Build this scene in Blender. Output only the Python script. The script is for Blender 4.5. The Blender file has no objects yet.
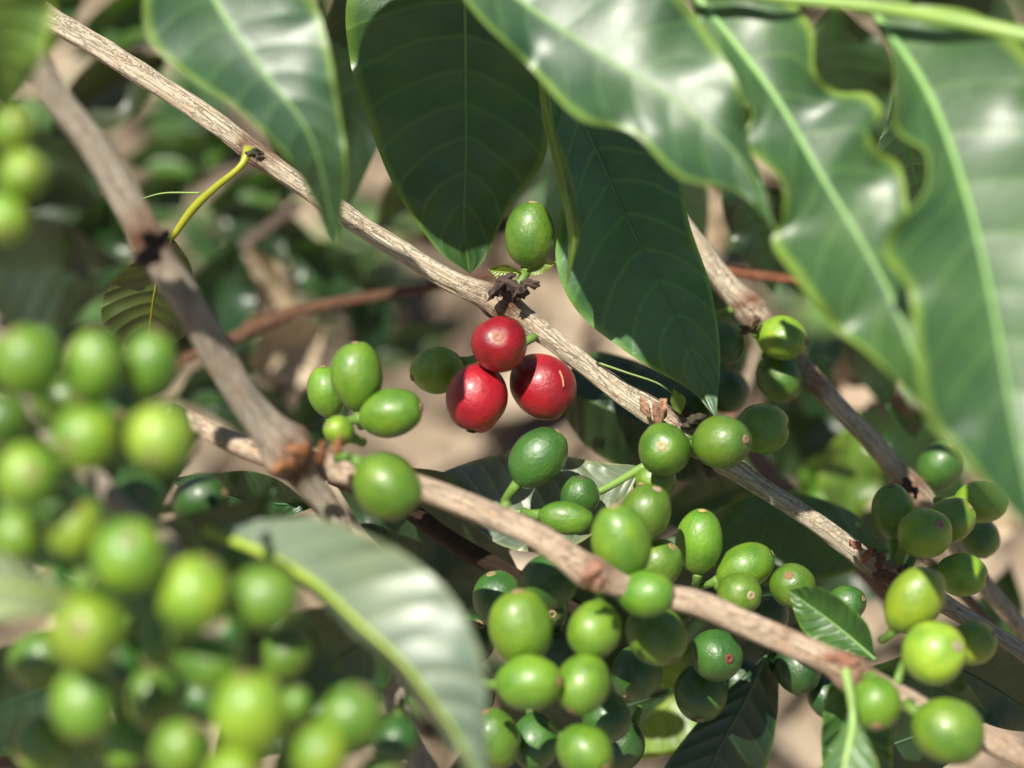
import bpy, bmesh, math, random
from mathutils import Vector, Matrix, noise
random.seed(7)
PI = math.pi
sc = bpy.context.scene
COL = sc.collection

# ------------------------------------------------------------------ camera
PITCH = math.radians(38); H = 0.92
LENS = 77.0; FOC = 1024 * LENS / 36.0; ZF = 0.598
CAM = Vector((0, 0, H))
RT = Vector((1, 0, 0)); UP = Vector((0, math.sin(PITCH), math.cos(PITCH))); FW = Vector((0, math.cos(PITCH), -math.sin(PITCH)))

def P(px, py, z):
    """image position and real distance along the view axis (m) -> world point"""
    return CAM + RT * ((px - 512) / FOC * z) + UP * ((384 - py) / FOC * z) + FW * z
def D(x, y, c):
    """direction right / up / towards the viewer -> world vector"""
    return (RT * x + UP * y - FW * c).normalized()

cd = bpy.data.cameras.new('camera'); cam = bpy.data.objects.new('camera', cd); COL.objects.link(cam)
cam.location = CAM; cam.rotation_euler = (PI / 2 - PITCH, 0, 0)
cd.lens = LENS; cd.sensor_width = 36; cd.clip_start = 0.02; cd.clip_end = 300
cd.dof.use_dof = True; cd.dof.focus_distance = ZF; cd.dof.aperture_fstop = 5.5; cd.dof.aperture_blades = 0
sc.camera = cam

# ------------------------------------------------------------------ light
L = D(-0.26, 0.56, 0.79)
elev = math.asin(L.z); azim = math.atan2(L.x, L.y)
sd = bpy.data.lights.new('sun', 'SUN'); sd.energy = 5.0; sd.angle = math.radians(0.53); sd.color = (1, 0.945, 0.84)
so = bpy.data.objects.new('sun', sd); COL.objects.link(so)
so.rotation_euler = L.to_track_quat('Z', 'Y').to_euler()
w = bpy.data.worlds.new('World'); sc.world = w; w.use_nodes = True
nt = w.node_tree; bg = nt.nodes['Background']; sky = nt.nodes.new('ShaderNodeTexSky'); sky.sky_type = 'NISHITA'
sky.sun_disc = False; sky.sun_elevation = elev; sky.sun_rotation = azim
nt.links.new(sky.outputs[0], bg.inputs[0]); bg.inputs[1].default_value = 0.05
sc.view_settings.view_transform = 'Standard'; sc.view_settings.look = 'None'; sc.view_settings.exposure = 0.58; sc.view_settings.gamma = 1

# ------------------------------------------------------------------ materials
class NT:
    def __init__(s, name):
        s.m = bpy.data.materials.new(name); s.m.use_nodes = True; s.t = s.m.node_tree; s.t.nodes.clear()
        s.out = s.t.nodes.new('ShaderNodeOutputMaterial')
    def n(s, kind, ins=None, **kw):
        nd = s.t.nodes.new('ShaderNode' + kind)
        for k, v in kw.items(): setattr(nd, k, v)
        for k, v in (ins or {}).items():
            if isinstance(v, bpy.types.NodeSocket): s.t.links.new(v, nd.inputs[k])
            else: nd.inputs[k].default_value = v
        return nd
    def math(s, op, a, b=0.0, c=0.0, clamp=False):
        return s.n('Math', {0: a, 1: b, 2: c}, operation=op, use_clamp=clamp).outputs[0]
    def mix(s, f, a, b, mode='MIX'):
        nd = s.n('Mix', data_type='RGBA', blend_type=mode)
        for i, v in ((0, f), (6, a), (7, b)):
            if isinstance(v, bpy.types.NodeSocket): s.t.links.new(v, nd.inputs[i])
            else: nd.inputs[i].default_value = v
        return nd.outputs[2]
    def ramp(s, f, stops, interp='LINEAR'):
        nd = s.n('ValToRGB', {0: f}); cr = nd.color_ramp; cr.interpolation = interp
        while len(cr.elements) < len(stops): cr.elements.new(0.5)
        for e, (p, c) in zip(cr.elements, stops):
            e.position = p; e.color = (c, c, c, 1) if isinstance(c, (int, float)) else (*c, 1)
        return nd.outputs[0]
    def noise(s, vec, scale, detail=4, rough=0.55, dist=0.0):
        return s.n('TexNoise', {'Vector': vec, 'Scale': scale, 'Detail': detail, 'Roughness': rough, 'Distortion': dist}).outputs[0]
    def map(s, vec, scale=(1, 1, 1), loc=(0, 0, 0)):
        return s.n('Mapping', {'Vector': vec, 'Scale': scale, 'Location': loc}).outputs[0]
    def done(s, bsdf): s.t.links.new(bsdf, s.out.inputs[0]); return s.m

def mat_berry():
    N = NT('cherry_skin'); oi = N.n('ObjectInfo'); tc = N.n('TexCoord')
    seed = N.n('CombineXYZ', {0: N.math('MULTIPLY', oi.outputs['Random'], 37.0), 1: N.math('MULTIPLY', oi.outputs['Random'], 91.0)}).outputs[0]
    v = N.n('VectorMath', {0: tc.outputs['Object'], 1: seed}, operation='ADD').outputs[0]
    big = N.noise(v, 0.9, 3); c = oi.outputs['Color']
    pale = N.mix(1.0, c, (1.45, 1.25, 1.0, 1), 'MULTIPLY'); deep = N.mix(1.0, c, (0.62, 0.78, 0.85, 1), 'MULTIPLY')
    col = N.mix(N.ramp(big, [(0.32, 0.0), (0.68, 1.0)]), deep, pale)
    spk = N.ramp(N.noise(v, 26, 3, 0.7), [(0.60, 0.0), (0.72, 1.0)])
    col = N.mix(N.math('MULTIPLY', spk, 0.08), col, N.mix(1.0, c, (1.9, 1.5, 1.6, 1), 'MULTIPLY'))
    dots = N.n('TexVoronoi', {'Vector': v, 'Scale': 9.0}).outputs['Distance']
    col = N.mix(N.math('MULTIPLY', N.ramp(dots, [(0.0, 1.0), (0.10, 0.0)]), 0.35), col, (0.16, 0.09, 0.03, 1))
    zc = N.n('SeparateXYZ', {0: tc.outputs['Object']}).outputs['Z']
    tip = N.ramp(N.math('ADD', zc, N.math('MULTIPLY', N.math('SUBTRACT', N.noise(v, 5, 3), 0.5), 0.10)), [(0.955, 0.0), (0.995, 1.0)])
    col = N.mix(N.math('MULTIPLY', tip, 0.5), col, (0.36, 0.27, 0.10, 1))
    bn = N.noise(v, 7, 5, 0.6); fine = N.noise(v, 45, 3, 0.6)
    hgt = N.math('ADD', N.math('MULTIPLY', bn, 1.0), N.math('MULTIPLY', fine, 0.12))
    bmp = N.n('Bump', {'Height': hgt, 'Strength': 0.38, 'Distance': 0.0009}).outputs[0]
    rgh = N.math('ADD', 0.28, N.math('MULTIPLY', N.noise(v, 12, 4), 0.26))
    b = N.n('BsdfPrincipled', {'Base Color': col, 'Roughness': rgh, 'Normal': bmp, 'IOR': 1.45, 'Specular IOR Level': 0.75,
        'Subsurface Weight': 0.20, 'Subsurface Scale': 0.0030, 'Subsurface Radius': (0.7, 1.0, 0.3), 'Coat Weight': 0.4, 'Coat Roughness': 0.28})
    return N.done(b.outputs[0])

def mat_leaf(name='coffee_leaf_blade', rimf=0.6, tran=0.26, vb=1.25, rs=0.89):
    N = NT(name); oi = N.n('ObjectInfo'); uvn = N.n('UVMap', uv_map='uv'); tc = N.n('TexCoord')
    sx = N.n('SeparateXYZ', {0: uvn.outputs[0]})
    ob = tc.outputs['Object']
    s = N.math('ABSOLUTE', N.math('MULTIPLY', N.math('SUBTRACT', sx.outputs[0], 0.5), 2.0))
    wob = N.math('MULTIPLY', N.math('SUBTRACT', N.noise(ob, 60, 2), 0.5), 0.03)
    q = N.math('ADD', N.math('SUBTRACT', sx.outputs[1], N.math('MULTIPLY', N.math('POWER', s, 1.35), 0.13)), wob)
    fr = N.math('PINGPONG', N.math('MULTIPLY', q, 11.0), 0.5)            # 0 on a vein, 0.5 between
    vein = N.ramp(fr, [(0.0, 1.0), (0.045, 0.75), (0.10, 0.0)])
    sub = N.n('TexVoronoi', {'Vector': ob, 'Scale': 330.0}, feature='DISTANCE_TO_EDGE').outputs[0]
    subv = N.ramp(sub, [(0.0, 1.0), (0.09, 0.0)])
    c = oi.outputs['Color']
    mott = N.noise(ob, 35, 5, 0.6)
    col = N.mix(N.ramp(mott, [(0.35, 0.0), (0.7, 1.0)]), N.mix(1.0, c, (0.62, 0.70, 0.75, 1), 'MULTIPLY'), N.mix(1.0, c, (1.4, 1.25, 0.95, 1), 'MULTIPLY'))
    veinc = N.mix(1.0, c, (2.1, 1.75, 1.5, 1), 'MULTIPLY')
    col = N.mix(N.math('MULTIPLY', vein, 0.45), col, veinc)
    col = N.mix(N.math('MULTIPLY', subv, 0.08), col, veinc)
    rim = N.ramp(N.math('ADD', s, N.math('MULTIPLY', N.math('SUBTRACT', N.noise(ob, 45, 2), 0.5), 0.10)), [(rs, 0.0), (rs + 0.08, 1.0)])
    col = N.mix(N.math('MULTIPLY', rim, rimf), col, N.mix(1.0, c, (4.0, 2.6, 1.1, 1), 'MULTIPLY'))
    spot = N.ramp(N.noise(ob, 190, 3, 0.7), [(0.70, 0.0), (0.76, 1.0)])
    col = N.mix(N.math('MULTIPLY', spot, 0.5), col, (0.17, 0.15, 0.07, 1))
    hgt = N.math('ADD', N.math('ADD', N.math('MULTIPLY', N.math('SINE', N.math('MULTIPLY', fr, PI)), vb), N.math('MULTIPLY', N.noise(ob, 240, 4, 0.6), 0.35)), N.math('MULTIPLY', subv, -0.05))
    hgt = N.math('ADD', hgt, N.math('MULTIPLY', N.noise(ob, 70, 2), 0.45))
    bmp = N.n('Bump', {'Height': hgt, 'Strength': 0.5, 'Distance': 0.0008}).outputs[0]
    rgh = N.math('ADD', 0.36, N.math('MULTIPLY', N.noise(ob, 90, 4), 0.18))
    b = N.n('BsdfPrincipled', {'Base Color': col, 'Roughness': rgh, 'Normal': bmp, 'IOR': 1.46, 'Specular IOR Level': 1.0, 'Coat Weight': 0.35, 'Coat Roughness': 0.48})
    tr = N.n('BsdfTranslucent', {'Color': N.mix(1.0, col, (2.3, 2.0, 0.55, 1), 'MULTIPLY'), 'Normal': bmp})
    mx = N.n('MixShader', {0: tran, 1: b.outputs[0], 2: tr.outputs[0]})
    return N.done(mx.outputs[0])

def mat_midrib():
    N = NT('leaf_midrib'); oi = N.n('ObjectInfo'); tc = N.n('TexCoord'); c = oi.outputs['Color']
    col = N.mix(N.noise(tc.outputs['Object'], 120, 3), N.mix(1.0, c, (0.7, 0.8, 0.8, 1), 'MULTIPLY'), N.mix(1.0, c, (1.3, 1.2, 1.1, 1), 'MULTIPLY'))
    b = N.n('BsdfPrincipled', {'Base Color': col, 'Roughness': 0.4, 'Subsurface Weight': 0.15, 'Subsurface Scale': 0.001})
    return N.done(b.outputs[0])

def mat_bark():
    N = NT('branch_bark'); oi = N.n('ObjectInfo'); uv = N.n('UVMap', uv_map='uv').outputs[0]; tc = N.n('TexCoord'); ob = tc.outputs['Object']; c = oi.outputs['Color']
    st = N.noise(N.map(uv, (4.5, 1.0, 1)), 3.2, 8, 0.72, 0.5)                 # lengthwise fibres
    st2 = N.noise(N.map(uv, (8, 1.2, 1)), 6, 5, 0.65)
    patch = N.noise(ob, 95, 5, 0.65, 0.8)
    col = N.mix(N.ramp(st, [(0.34, 0.0), (0.58, 1.0)]), N.mix(1.0, c, (0.72, 0.62, 0.52, 1), 'MULTIPLY'), N.mix(1.0, c, (1.15, 1.15, 1.15, 1), 'MULTIPLY'))
    col = N.mix(N.ramp(patch, [(0.56, 0.0), (0.70, 0.6)]), col, N.mix(1.0, c, (0.85, 0.62, 0.46, 1), 'MULTIPLY'))
    crk = N.n('TexVoronoi', {'Vector': N.n('VectorMath', {0: N.map(uv, (5.5, 4.5, 1)), 1: N.math('MULTIPLY', N.noise(ob, 170, 5, 0.75), 3.0)}, operation='ADD').outputs[0], 'Scale': 1.0}, feature='DISTANCE_TO_EDGE').outputs[0]
    crk2 = N.n('TexVoronoi', {'Vector': N.n('VectorMath', {0: N.map(uv, (11, 1.6, 1)), 1: N.math('MULTIPLY', N.noise(ob, 260, 4, 0.7), 2.0)}, operation='ADD').outputs[0], 'Scale': 1.0}, feature='DISTANCE_TO_EDGE').outputs[0]
    cr = N.math('MAXIMUM', N.ramp(crk, [(0.0, 1.0), (0.035, 0.0)]), N.math('MULTIPLY', N.ramp(crk2, [(0.0, 1.0), (0.03, 0.0)]), 0.7))
    col = N.mix(N.math('MULTIPLY', cr, 0.42), col, (0.12, 0.075, 0.05, 1))
    lich = N.ramp(N.noise(ob, 300, 3, 0.7), [(0.62, 0.0), (0.70, 1.0)])
    col = N.mix(N.math('MULTIPLY', lich, 0.35), col, N.mix(1.0, c, (1.5, 1.55, 1.6, 1), 'MULTIPLY'))
    at = N.n('Attribute', attribute_name='node').outputs['Fac']
    col = N.mix(N.math('MULTIPLY', at, N.ramp(patch, [(0.35, 0.3), (0.6, 0.95)])), col, (0.20, 0.085, 0.045, 1))
    h = N.math('SUBTRACT', N.math('ADD', N.math('MULTIPLY', st, 0.8), N.math('MULTIPLY', st2, 0.4)), N.math('MULTIPLY', cr, 0.6))
    h = N.math('ADD', h, N.math('MULTIPLY', patch, 0.6))
    bmp = N.n('Bump', {'Height': h, 'Strength': 1.0, 'Distance': 0.0013}).outputs[0]
    b = N.n('BsdfPrincipled', {'Base Color': col, 'Roughness': 0.72, 'Normal': bmp, 'Specular IOR Level': 0.35})
    return N.done(b.outputs[0])

def mat_simple(name, scale=300, rough=0.7, lo=0.6, hi=1.4, bump=0.5):
    N = NT(name); oi = N.n('ObjectInfo'); ob = N.n('TexCoord').outputs['Object']; c = oi.outputs['Color']
    nz = N.noise(ob, scale, 4, 0.65)
    col = N.mix(nz, N.mix(1.0, c, (lo, lo, lo, 1), 'MULTIPLY'), N.mix(1.0, c, (hi, hi, hi, 1), 'MULTIPLY'))
    bmp = N.n('Bump', {'Height': nz, 'Strength': bump, 'Distance': 0.0006}).outputs[0]
    return N.done(N.n('BsdfPrincipled', {'Base Color': col, 'Roughness': rough, 'Normal': bmp}).outputs[0])

def mat_ground():
    N = NT('dry_soil'); ob = N.n('TexCoord').outputs['Object']
    a = N.noise(ob, 5, 6, 0.6); b2 = N.noise(ob, 34, 5, 0.7)
    col = N.mix(N.ramp(a, [(0.35, 0.0), (0.65, 1.0)]), (0.13, 0.10, 0.068, 1), (0.36, 0.285, 0.20, 1))
    col = N.mix(N.ramp(b2, [(0.35, 0.6), (0.6, 0.0)]), col, (0.11, 0.075, 0.05, 1))
    bmp = N.n('Bump', {'Height': b2, 'Strength': 0.8, 'Distance': 0.02}).outputs[0]
    return N.done(N.n('BsdfPrincipled', {'Base Color': col, 'Roughness': 0.9, 'Normal': bmp}).outputs[0])

def mat_litter():
    N = NT('dry_leaf_litter'); at = N.n('Attribute', attribute_name='tint').outputs['Fac']; ob = N.n('TexCoord').outputs['Object']
    col = N.ramp(at, [(0.0, (0.06, 0.042, 0.028)), (0.35, (0.24, 0.19, 0.125)), (0.75, (0.38, 0.30, 0.205)), (1.0, (0.50, 0.41, 0.30))])
    col = N.mix(N.ramp(N.noise(ob, 60, 4), [(0.4, 0.5), (0.6, 0.0)]), col, (0.17, 0.11, 0.07, 1))
    return N.done(N.n('BsdfPrincipled', {'Base Color': col, 'Roughness': 0.75}).outputs[0])

def mat_weed():
    N = NT('weed_leaves'); at = N.n('Attribute', attribute_name='tint').outputs['Fac']
    col = N.ramp(at, [(0.0, (0.015, 0.045, 0.012)), (0.6, (0.04, 0.10, 0.02)), (1.0, (0.10, 0.19, 0.04))])
    return N.done(N.n('BsdfPrincipled', {'Base Color': col, 'Roughness': 0.5}).outputs[0])

M = dict(berry=mat_berry(), leaf=mat_leaf(), pale=mat_leaf('pale_leaf_blade', 0.12, 0.15), broad=mat_leaf('broad_leaf_blade', 0.85, 0.22, 0.6, 0.85), shade=mat_leaf('far_leaf_blade', 0.25, 0.2, 0.35), crinkled=mat_leaf('crinkled_leaf_blade', 0.3, 0.12, 1.6), rib=mat_midrib(), bark=mat_bark(), scar=mat_simple('calyx_scar', 1500, 0.85, 0.45, 1.6),
         stalk=mat_simple('green_stalk', 500, 0.5, 0.7, 1.3, 0.3), bract=mat_simple('dried_bract', 700, 0.85, 0.4, 1.7, 0.9),
         dry=mat_simple('dry_leaf', 60, 0.8, 0.6, 1.35), ground=mat_ground(), litter=mat_litter(), weed=mat_weed())

# ------------------------------------------------------------------ helpers
def mesh_obj(name, verts, faces, mat, parent=None, color=None, uvs=None, attrs=None, smooth=True, origin=None):
    me = bpy.data.meshes.new(name)
    o0 = Vector(origin) if origin is not None else Vector((0, 0, 0))
    me.from_pydata([tuple(Vector(v) - o0) for v in verts], [], faces)
    if uvs is not None:
        ul = me.uv_layers.new(name='uv')
        for lp in me.loops: ul.data[lp.index].uv = uvs[lp.vertex_index]
    for k, vals in (attrs or {}).items():
        a = me.attributes.new(k, 'FLOAT', 'POINT')
        for i, v in enumerate(vals): a.data[i].value = v
    if smooth:
        for p in me.polygons: p.use_smooth = True
    me.materials.append(mat); me.update()
    o = bpy.data.objects.new(name, me); COL.objects.link(o)
    if parent is not None:
        o.parent = parent
        o.location = o0 - parent.location if parent.rotation_euler.to_matrix() == Matrix.Identity(3) else o0
    else: o.location = o0
    if color: o.color = (*color, 1)
    return o
def tag(o, label=None, cat=None, group=None, kind=None):
    for k, v in (('label', label), ('category', cat), ('group', group), ('kind', kind)):
        if v: o[k] = v
    return o
def empty(name, loc):
    o = bpy.data.objects.new(name, None); COL.objects.link(o); o.location = loc; o.empty_display_size = 0.01
    return o
def cr(p0, p1, p2, p3, t):
    return [0.5 * (2 * b + (c - a) * t + (2 * a - 5 * b + 4 * c - d) * t * t + (3 * b - a - 3 * c + d) * t ** 3) for a, b, c, d in zip(p0, p1, p2, p3)]
def spline(pts, n):
    """even arc-length samples of a Catmull-Rom curve through pts (tuples of any size)"""
    pts = [tuple(p) for p in pts]
    e = [tuple(2 * a - b for a, b in zip(pts[0], pts[1]))] + pts + [tuple(2 * a - b for a, b in zip(pts[-1], pts[-2]))]
    fine = []
    for i in range(len(pts) - 1):
        for k in range(24): fine.append(cr(e[i], e[i + 1], e[i + 2], e[i + 3], k / 24))
    fine.append(list(pts[-1]))
    ln = [0]
    for a, b in zip(fine, fine[1:]): ln.append(ln[-1] + math.dist(a[:2], b[:2]) + 1e-9)
    out = []; j = 0
    for k in range(n):
        t = ln[-1] * k / (n - 1)
        while j < len(ln) - 2 and ln[j + 1] < t: j += 1
        f = (t - ln[j]) / max(1e-12, ln[j + 1] - ln[j]); f = min(1, max(0, f))
        out.append([a + (b - a) * f for a, b in zip(fine[j], fine[j + 1])])
    return out
def tube_data(pts, rad, seg=10, cap=True, bump=0.0, seed=0.0, twist=0):
    """pts world Vectors, rad metres per point -> verts, faces, uv(list per vert: around 0..1, metres along)"""
    V = []; F = []; U = []
    T = [(pts[min(i + 1, len(pts) - 1)] - pts[max(i - 1, 0)]).normalized() for i in range(len(pts))]
    n = T[0].orthogonal().normalized(); along = 0
    for i, p in enumerate(pts):
        if i: along += (p - pts[i - 1]).length
        n = (n - T[i] * n.dot(T[i])).normalized(); b = T[i].cross(n)
        for k in range(seg):
            a = 2 * PI * k / seg; d = n * math.cos(a) + b * math.sin(a); r = rad[i]
            if bump:
                q = Vector((math.cos(a) * 1.3, math.sin(a) * 1.3, along * 55 + seed))
                r *= 1 + bump * noise.noise(q) + bump * 0.5 * noise.noise(q * 2.7)
            V.append(p + d * r); U.append((1 - abs(2 * k / seg - 1), along * 10 if False else along * 12))
        if i:
            for k in range(seg):
                a0 = (i - 1) * seg + k; a1 = (i - 1) * seg + (k + 1) % seg
                F.append((a0, a1, a1 + seg, a0 + seg))
    if cap: F.append(tuple(reversed(range(seg)))); F.append(tuple(range((len(pts) - 1) * seg, len(pts) * seg)))
    return V, F, U

BR = []      # samples of every branch for stalks to meet: (point, radius)
def branch(name, label, pts, color, cat='branch', nodes=(), group=None, n=140, seg=20, bump=0.10, attach=True, mat=None, part='bark'):
    """pts: (px, py, depth, radius px)"""
    S = spline(pts, n); W = [P(s[0], s[1], s[2]) for s in S]; R = []; A = []
    for s, wp in zip(S, W):
        r = s[3] * s[2] / FOC; at = 0.0
        for (nx, ny, amt) in nodes:
            d = math.hypot(s[0] - nx, s[1] - ny); g = math.exp(-(d / 15.0) ** 2)
            r *= 1 + amt * g; at = max(at, min(1, 1.3 * math.exp(-(d / 24.0) ** 2)))
        R.append(r); A.append(at)
        if attach: BR.append((wp, r))
    V, F, U = tube_data(W, R, seg, True, bump, len(BR) * 0.37)
    root = empty(name, W[0]); tag(root, label, cat, group)
    mesh_obj(part, V, F, mat or M['bark'], root, color, U, {'node': [a for a in A for _ in range(seg)]}, origin=W[0])
    return root

def bracts(root, spots, color, size=1.0, name='dried_bract'):
    """crumpled dry scales at a branch node; spots: (px, py, depth, radius px)"""
    for (x, y, z, r) in spots:
        bm = bmesh.new(); bmesh.ops.create_icosphere(bm, subdivisions=3, radius=1.0)
        sd_ = random.random() * 50; rr = r * z / FOC * size
        ax = D(random.uniform(-1, 1), random.uniform(-.2, 1), random.uniform(0, .8)); q = ax.to_track_quat('Z', 'X')
        c = P(x, y, z)
        for v in bm.verts:
            k = 1 + 0.75 * noise.noise(v.co * 1.6 + Vector((sd_, 0, 0))) + 0.35 * noise.noise(v.co * 4 + Vector((0, sd_, 0)))
            co = v.co * k; co.x *= 0.75; co.y *= 0.42; co.z *= 1.35
            v.co = q @ (co * rr)
        V = [v.co + c for v in bm.verts]; F = [tuple(v.index for v in f.verts) for f in bm.faces]; bm.free()
        mesh_obj(name, V, F, M['bract'], root, color, origin=c)

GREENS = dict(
    mid=(0.092, 0.195, 0.016), lime=(0.19, 0.325, 0.02), yel=(0.215, 0.36, 0.03), deep=(0.038, 0.125, 0.018), dark=(0.022, 0.075, 0.014),  # deep, dark: greens with shade put in for the hidden cherries
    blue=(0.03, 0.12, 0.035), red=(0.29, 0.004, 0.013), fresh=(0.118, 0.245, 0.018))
def berry_mesh(seed):
    bm = bmesh.new(); bmesh.ops.create_uvsphere(bm, u_segments=40, v_segments=26, radius=1.0)
    for v in bm.verts:
        c = v.co.copy(); a = math.atan2(c.y, c.x); s = math.hypot(c.x, c.y)
        k = 1 + 0.075 * noise.noise(c * 0.9 + Vector((seed * 9, 0, 0))) + 0.012 * noise.noise(c * 2.6 + Vector((0, seed * 5, 0)))
        k -= 0.018 * s * math.exp(-(math.sin(a) / 0.22) ** 2)                # shallow seam of the two beans
        k *= 1 - 0.05 * (c.z < 0) * (-c.z) * s                                # narrower towards the stalk
        co = c * k; co.y *= 0.965
        if c.z > 0.9: co.z -= 0.05 * ((c.z - 0.9) / 0.1) ** 2                  # dimple round the scar
        v.co = co
    me = bpy.data.meshes.new('skin'); bm.to_mesh(me); bm.free()
    for p in me.polygons: p.use_smooth = True
    me.materials.append(M['berry']); return me
def scar_mesh():
    prof = [(0.0, -0.03), (0.05, -0.02), (0.075, 0.035), (0.11, 0.055), (0.145, 0.045), (0.175, 0.012), (0.21, -0.03)]
    seg = 20; V = [(0, 0, prof[0][1])]; F = []
    for j, (r, h) in enumerate(prof[1:]):
        for k in range(seg):
            a = 2 * PI * k / seg; rr = r * (1 + 0.13 * noise.noise(Vector((math.cos(a) * 2, math.sin(a) * 2, j * .3))))
            V.append((rr * math.cos(a), rr * math.sin(a), h + 0.012 * noise.noise(Vector((math.cos(a) * 5, math.sin(a) * 5, j)))))
    for k in range(seg):
        F.append((0, 1 + k, 1 + (k + 1) % seg))
        for j in range(len(prof) - 2):
            a = 1 + j * seg + k; b = 1 + j * seg + (k + 1) % seg; F.append((a, a + seg, b + seg, b))
    me = bpy.data.meshes.new('calyx_scar'); me.from_pydata(V, [], F)
    for p in me.polygons: p.use_smooth = True
    me.materials.append(M['scar']); return me
BMS = [berry_mesh(i) for i in range(6)]; SCAR = scar_mesh()
bcount = 0
def berry(x, y, r, z, d, e, ck, label, group=None, scar=(0.30, 0.22, 0.11), stalk=False):
    global bcount
    bcount += 1
    R = r * z / FOC; ax = D(*d); c = P(x, y, z)
    t = empty('coffee_cherry', c); q = ax.to_track_quat('Z', 'Y'); q = q @ Matrix.Rotation(random.uniform(0, 6.28), 3, 'Z').to_quaternion()
    t.rotation_euler = q.to_euler(); qi = t.rotation_euler.to_quaternion().inverted()
    tag(t, label, 'coffee cherry', group)
    rnd = random.Random(bcount)
    col = GREENS[ck] if isinstance(ck, str) else ck; j = rnd.uniform(0.88, 1.14); h = rnd.uniform(0.92, 1.1)
    sk = bpy.data.objects.new('skin', BMS[bcount % 6]); COL.objects.link(sk); sk.parent = t; sk.scale = (R, R, R * e)
    sk.color = (col[0] * j * (h if ck != 'red' else 1), col[1] * j, col[2] * j, 1)
    sr = bpy.data.objects.new('calyx_scar', SCAR); COL.objects.link(sr); sr.parent = t; k = R * rnd.uniform(0.82, 1.08); sr.scale = (k, k, k * 0.8)
    sr.location = (0, 0, R * e * 0.962); sr.color = (*scar, 1)
    base = c - ax * (R * e * 0.95)
    if isinstance(stalk, tuple): BRc = [(P(*stalk), 0.001)]
    else: BRc = BR
    best = min(BRc, key=lambda b: (b[0] - base).length - b[1])
    tgt = best[0] + (base - best[0]).normalized() * best[1] * 0.8; dist = (tgt - base).length
    if dist > 0.0125 and not stalk: tgt = base - ax * 0.004 + FW * 0.005; dist = 0.006
    dist = max(dist, 0.002)
    p1 = base - ax * min(dist * 0.45, 0.008)
    pts = [base + ax * R * 0.06, base, p1, p1.lerp(tgt, 0.6), tgt]
    W = [Vector(v) for v in spline([tuple(v) for v in pts], 9)] if False else pts
    W2 = []
    for i in range(9):
        u = i / 8; a = base * (1 - u) ** 2 + p1 * 2 * u * (1 - u) + tgt * u * u; W2.append(a)
    V, F, U = tube_data(W2, [0.0010 + 0.0007 * (1 - i / 8) ** 2 + 0.0003 * (i / 8) ** 4 for i in range(9)], 8)
    mesh_obj('stalk', [qi @ (v - c) for v in V], F, M['stalk'], None, (0.13, 0.24, 0.04)).parent = t
    return t

def leaf(label, mid, A, B, da=0.0, db=0.0, wave=(0.0012, 5, 0.0), color=(0.03, 0.09, 0.022), rib=(0.16, 0.30, 0.07), ribr=3.2, group=None,
         pet=None, cup=0.0, name='coffee_leaf', cat='leaf', mat=None, nv=80, nu=12, petr=None, arch=0.0):
    """mid: (px,py,depth); A, B: outline of each side from base to tip (px,py); da, db: how far each edge comes towards the viewer (m)"""
    Sm = spline(mid, nv); Sa = spline(A, nv); Sb = spline(B, nv); V = []; U = []; F = []; row = 2 * nu + 1
    ph = wave[2]; rnd = random.random() * 30
    for i in range(nv):
        t = i / (nv - 1); mx, my, mz = Sm[i]
        for k in range(-nu, nu + 1):
            s = abs(k) / nu; E = Sa[i] if k < 0 else Sb[i]; d = da if k < 0 else db
            if isinstance(d, (list, tuple)):
                f = t * (len(d) - 1); j = min(int(f), len(d) - 2); d = d[j] + (d[j + 1] - d[j]) * (f - j)
            x = mx + (E[0] - mx) * s; y = my + (E[1] - my) * s
            env = min(1, 6 * t) * min(1, 5 * (1 - t))
            wv = wave[0] * s ** 2 * math.sin(2 * PI * wave[1] * t + ph + (1.7 if k < 0 else 0)) + 0.2 * wave[0] * s ** 2 * math.sin(2 * PI * wave[1] * 2.3 * t + ph * 2)
            z = mz - env * (d * s ** 1.25 + wv + cup * math.sin(PI * s) + 0.0012 * s * noise.noise(Vector((k * .12, i * .07, rnd))) ) - arch * math.sin(PI * t)
            V.append(P(x, y, z)); U.append((0.5 + 0.5 * k / nu, t))
        if i:
            for k in range(row - 1):
                a = (i - 1) * row + k; F.append((a, a + 1, a + 1 + row, a + row))
    org = P(*mid[0]); root = empty(name, org); tag(root, label, cat, group)
    bl = mesh_obj('blade', V, F, mat or M['leaf'], root, color, U, origin=org)
    W = []; R = []
    for i in range(nv):
        t = i / (nv - 1); mx, my, mz = Sm[i]; z = mz - arch * math.sin(PI * t); W.append(P(mx, my, z)); R.append(max(0.35, ribr * (1 - 0.85 * t)) * z / FOC)
    Vt, Ft, Ut = tube_data(W, R, 8); mr = mesh_obj('midrib', Vt, Ft, M['rib'], None, rib, origin=org); mr.parent = bl; mr.location = (0, 0, 0)
    if pet:
        S = spline(pet, 16); Vt, Ft, Ut = tube_data([P(*s[:3]) for s in S], [(s[3] if len(s) > 3 else (petr or ribr)) * s[2] / FOC for s in S], 10)
        mesh_obj('petiole', Vt, Ft, M['rib'], root, rib, origin=org)
    return root

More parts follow.
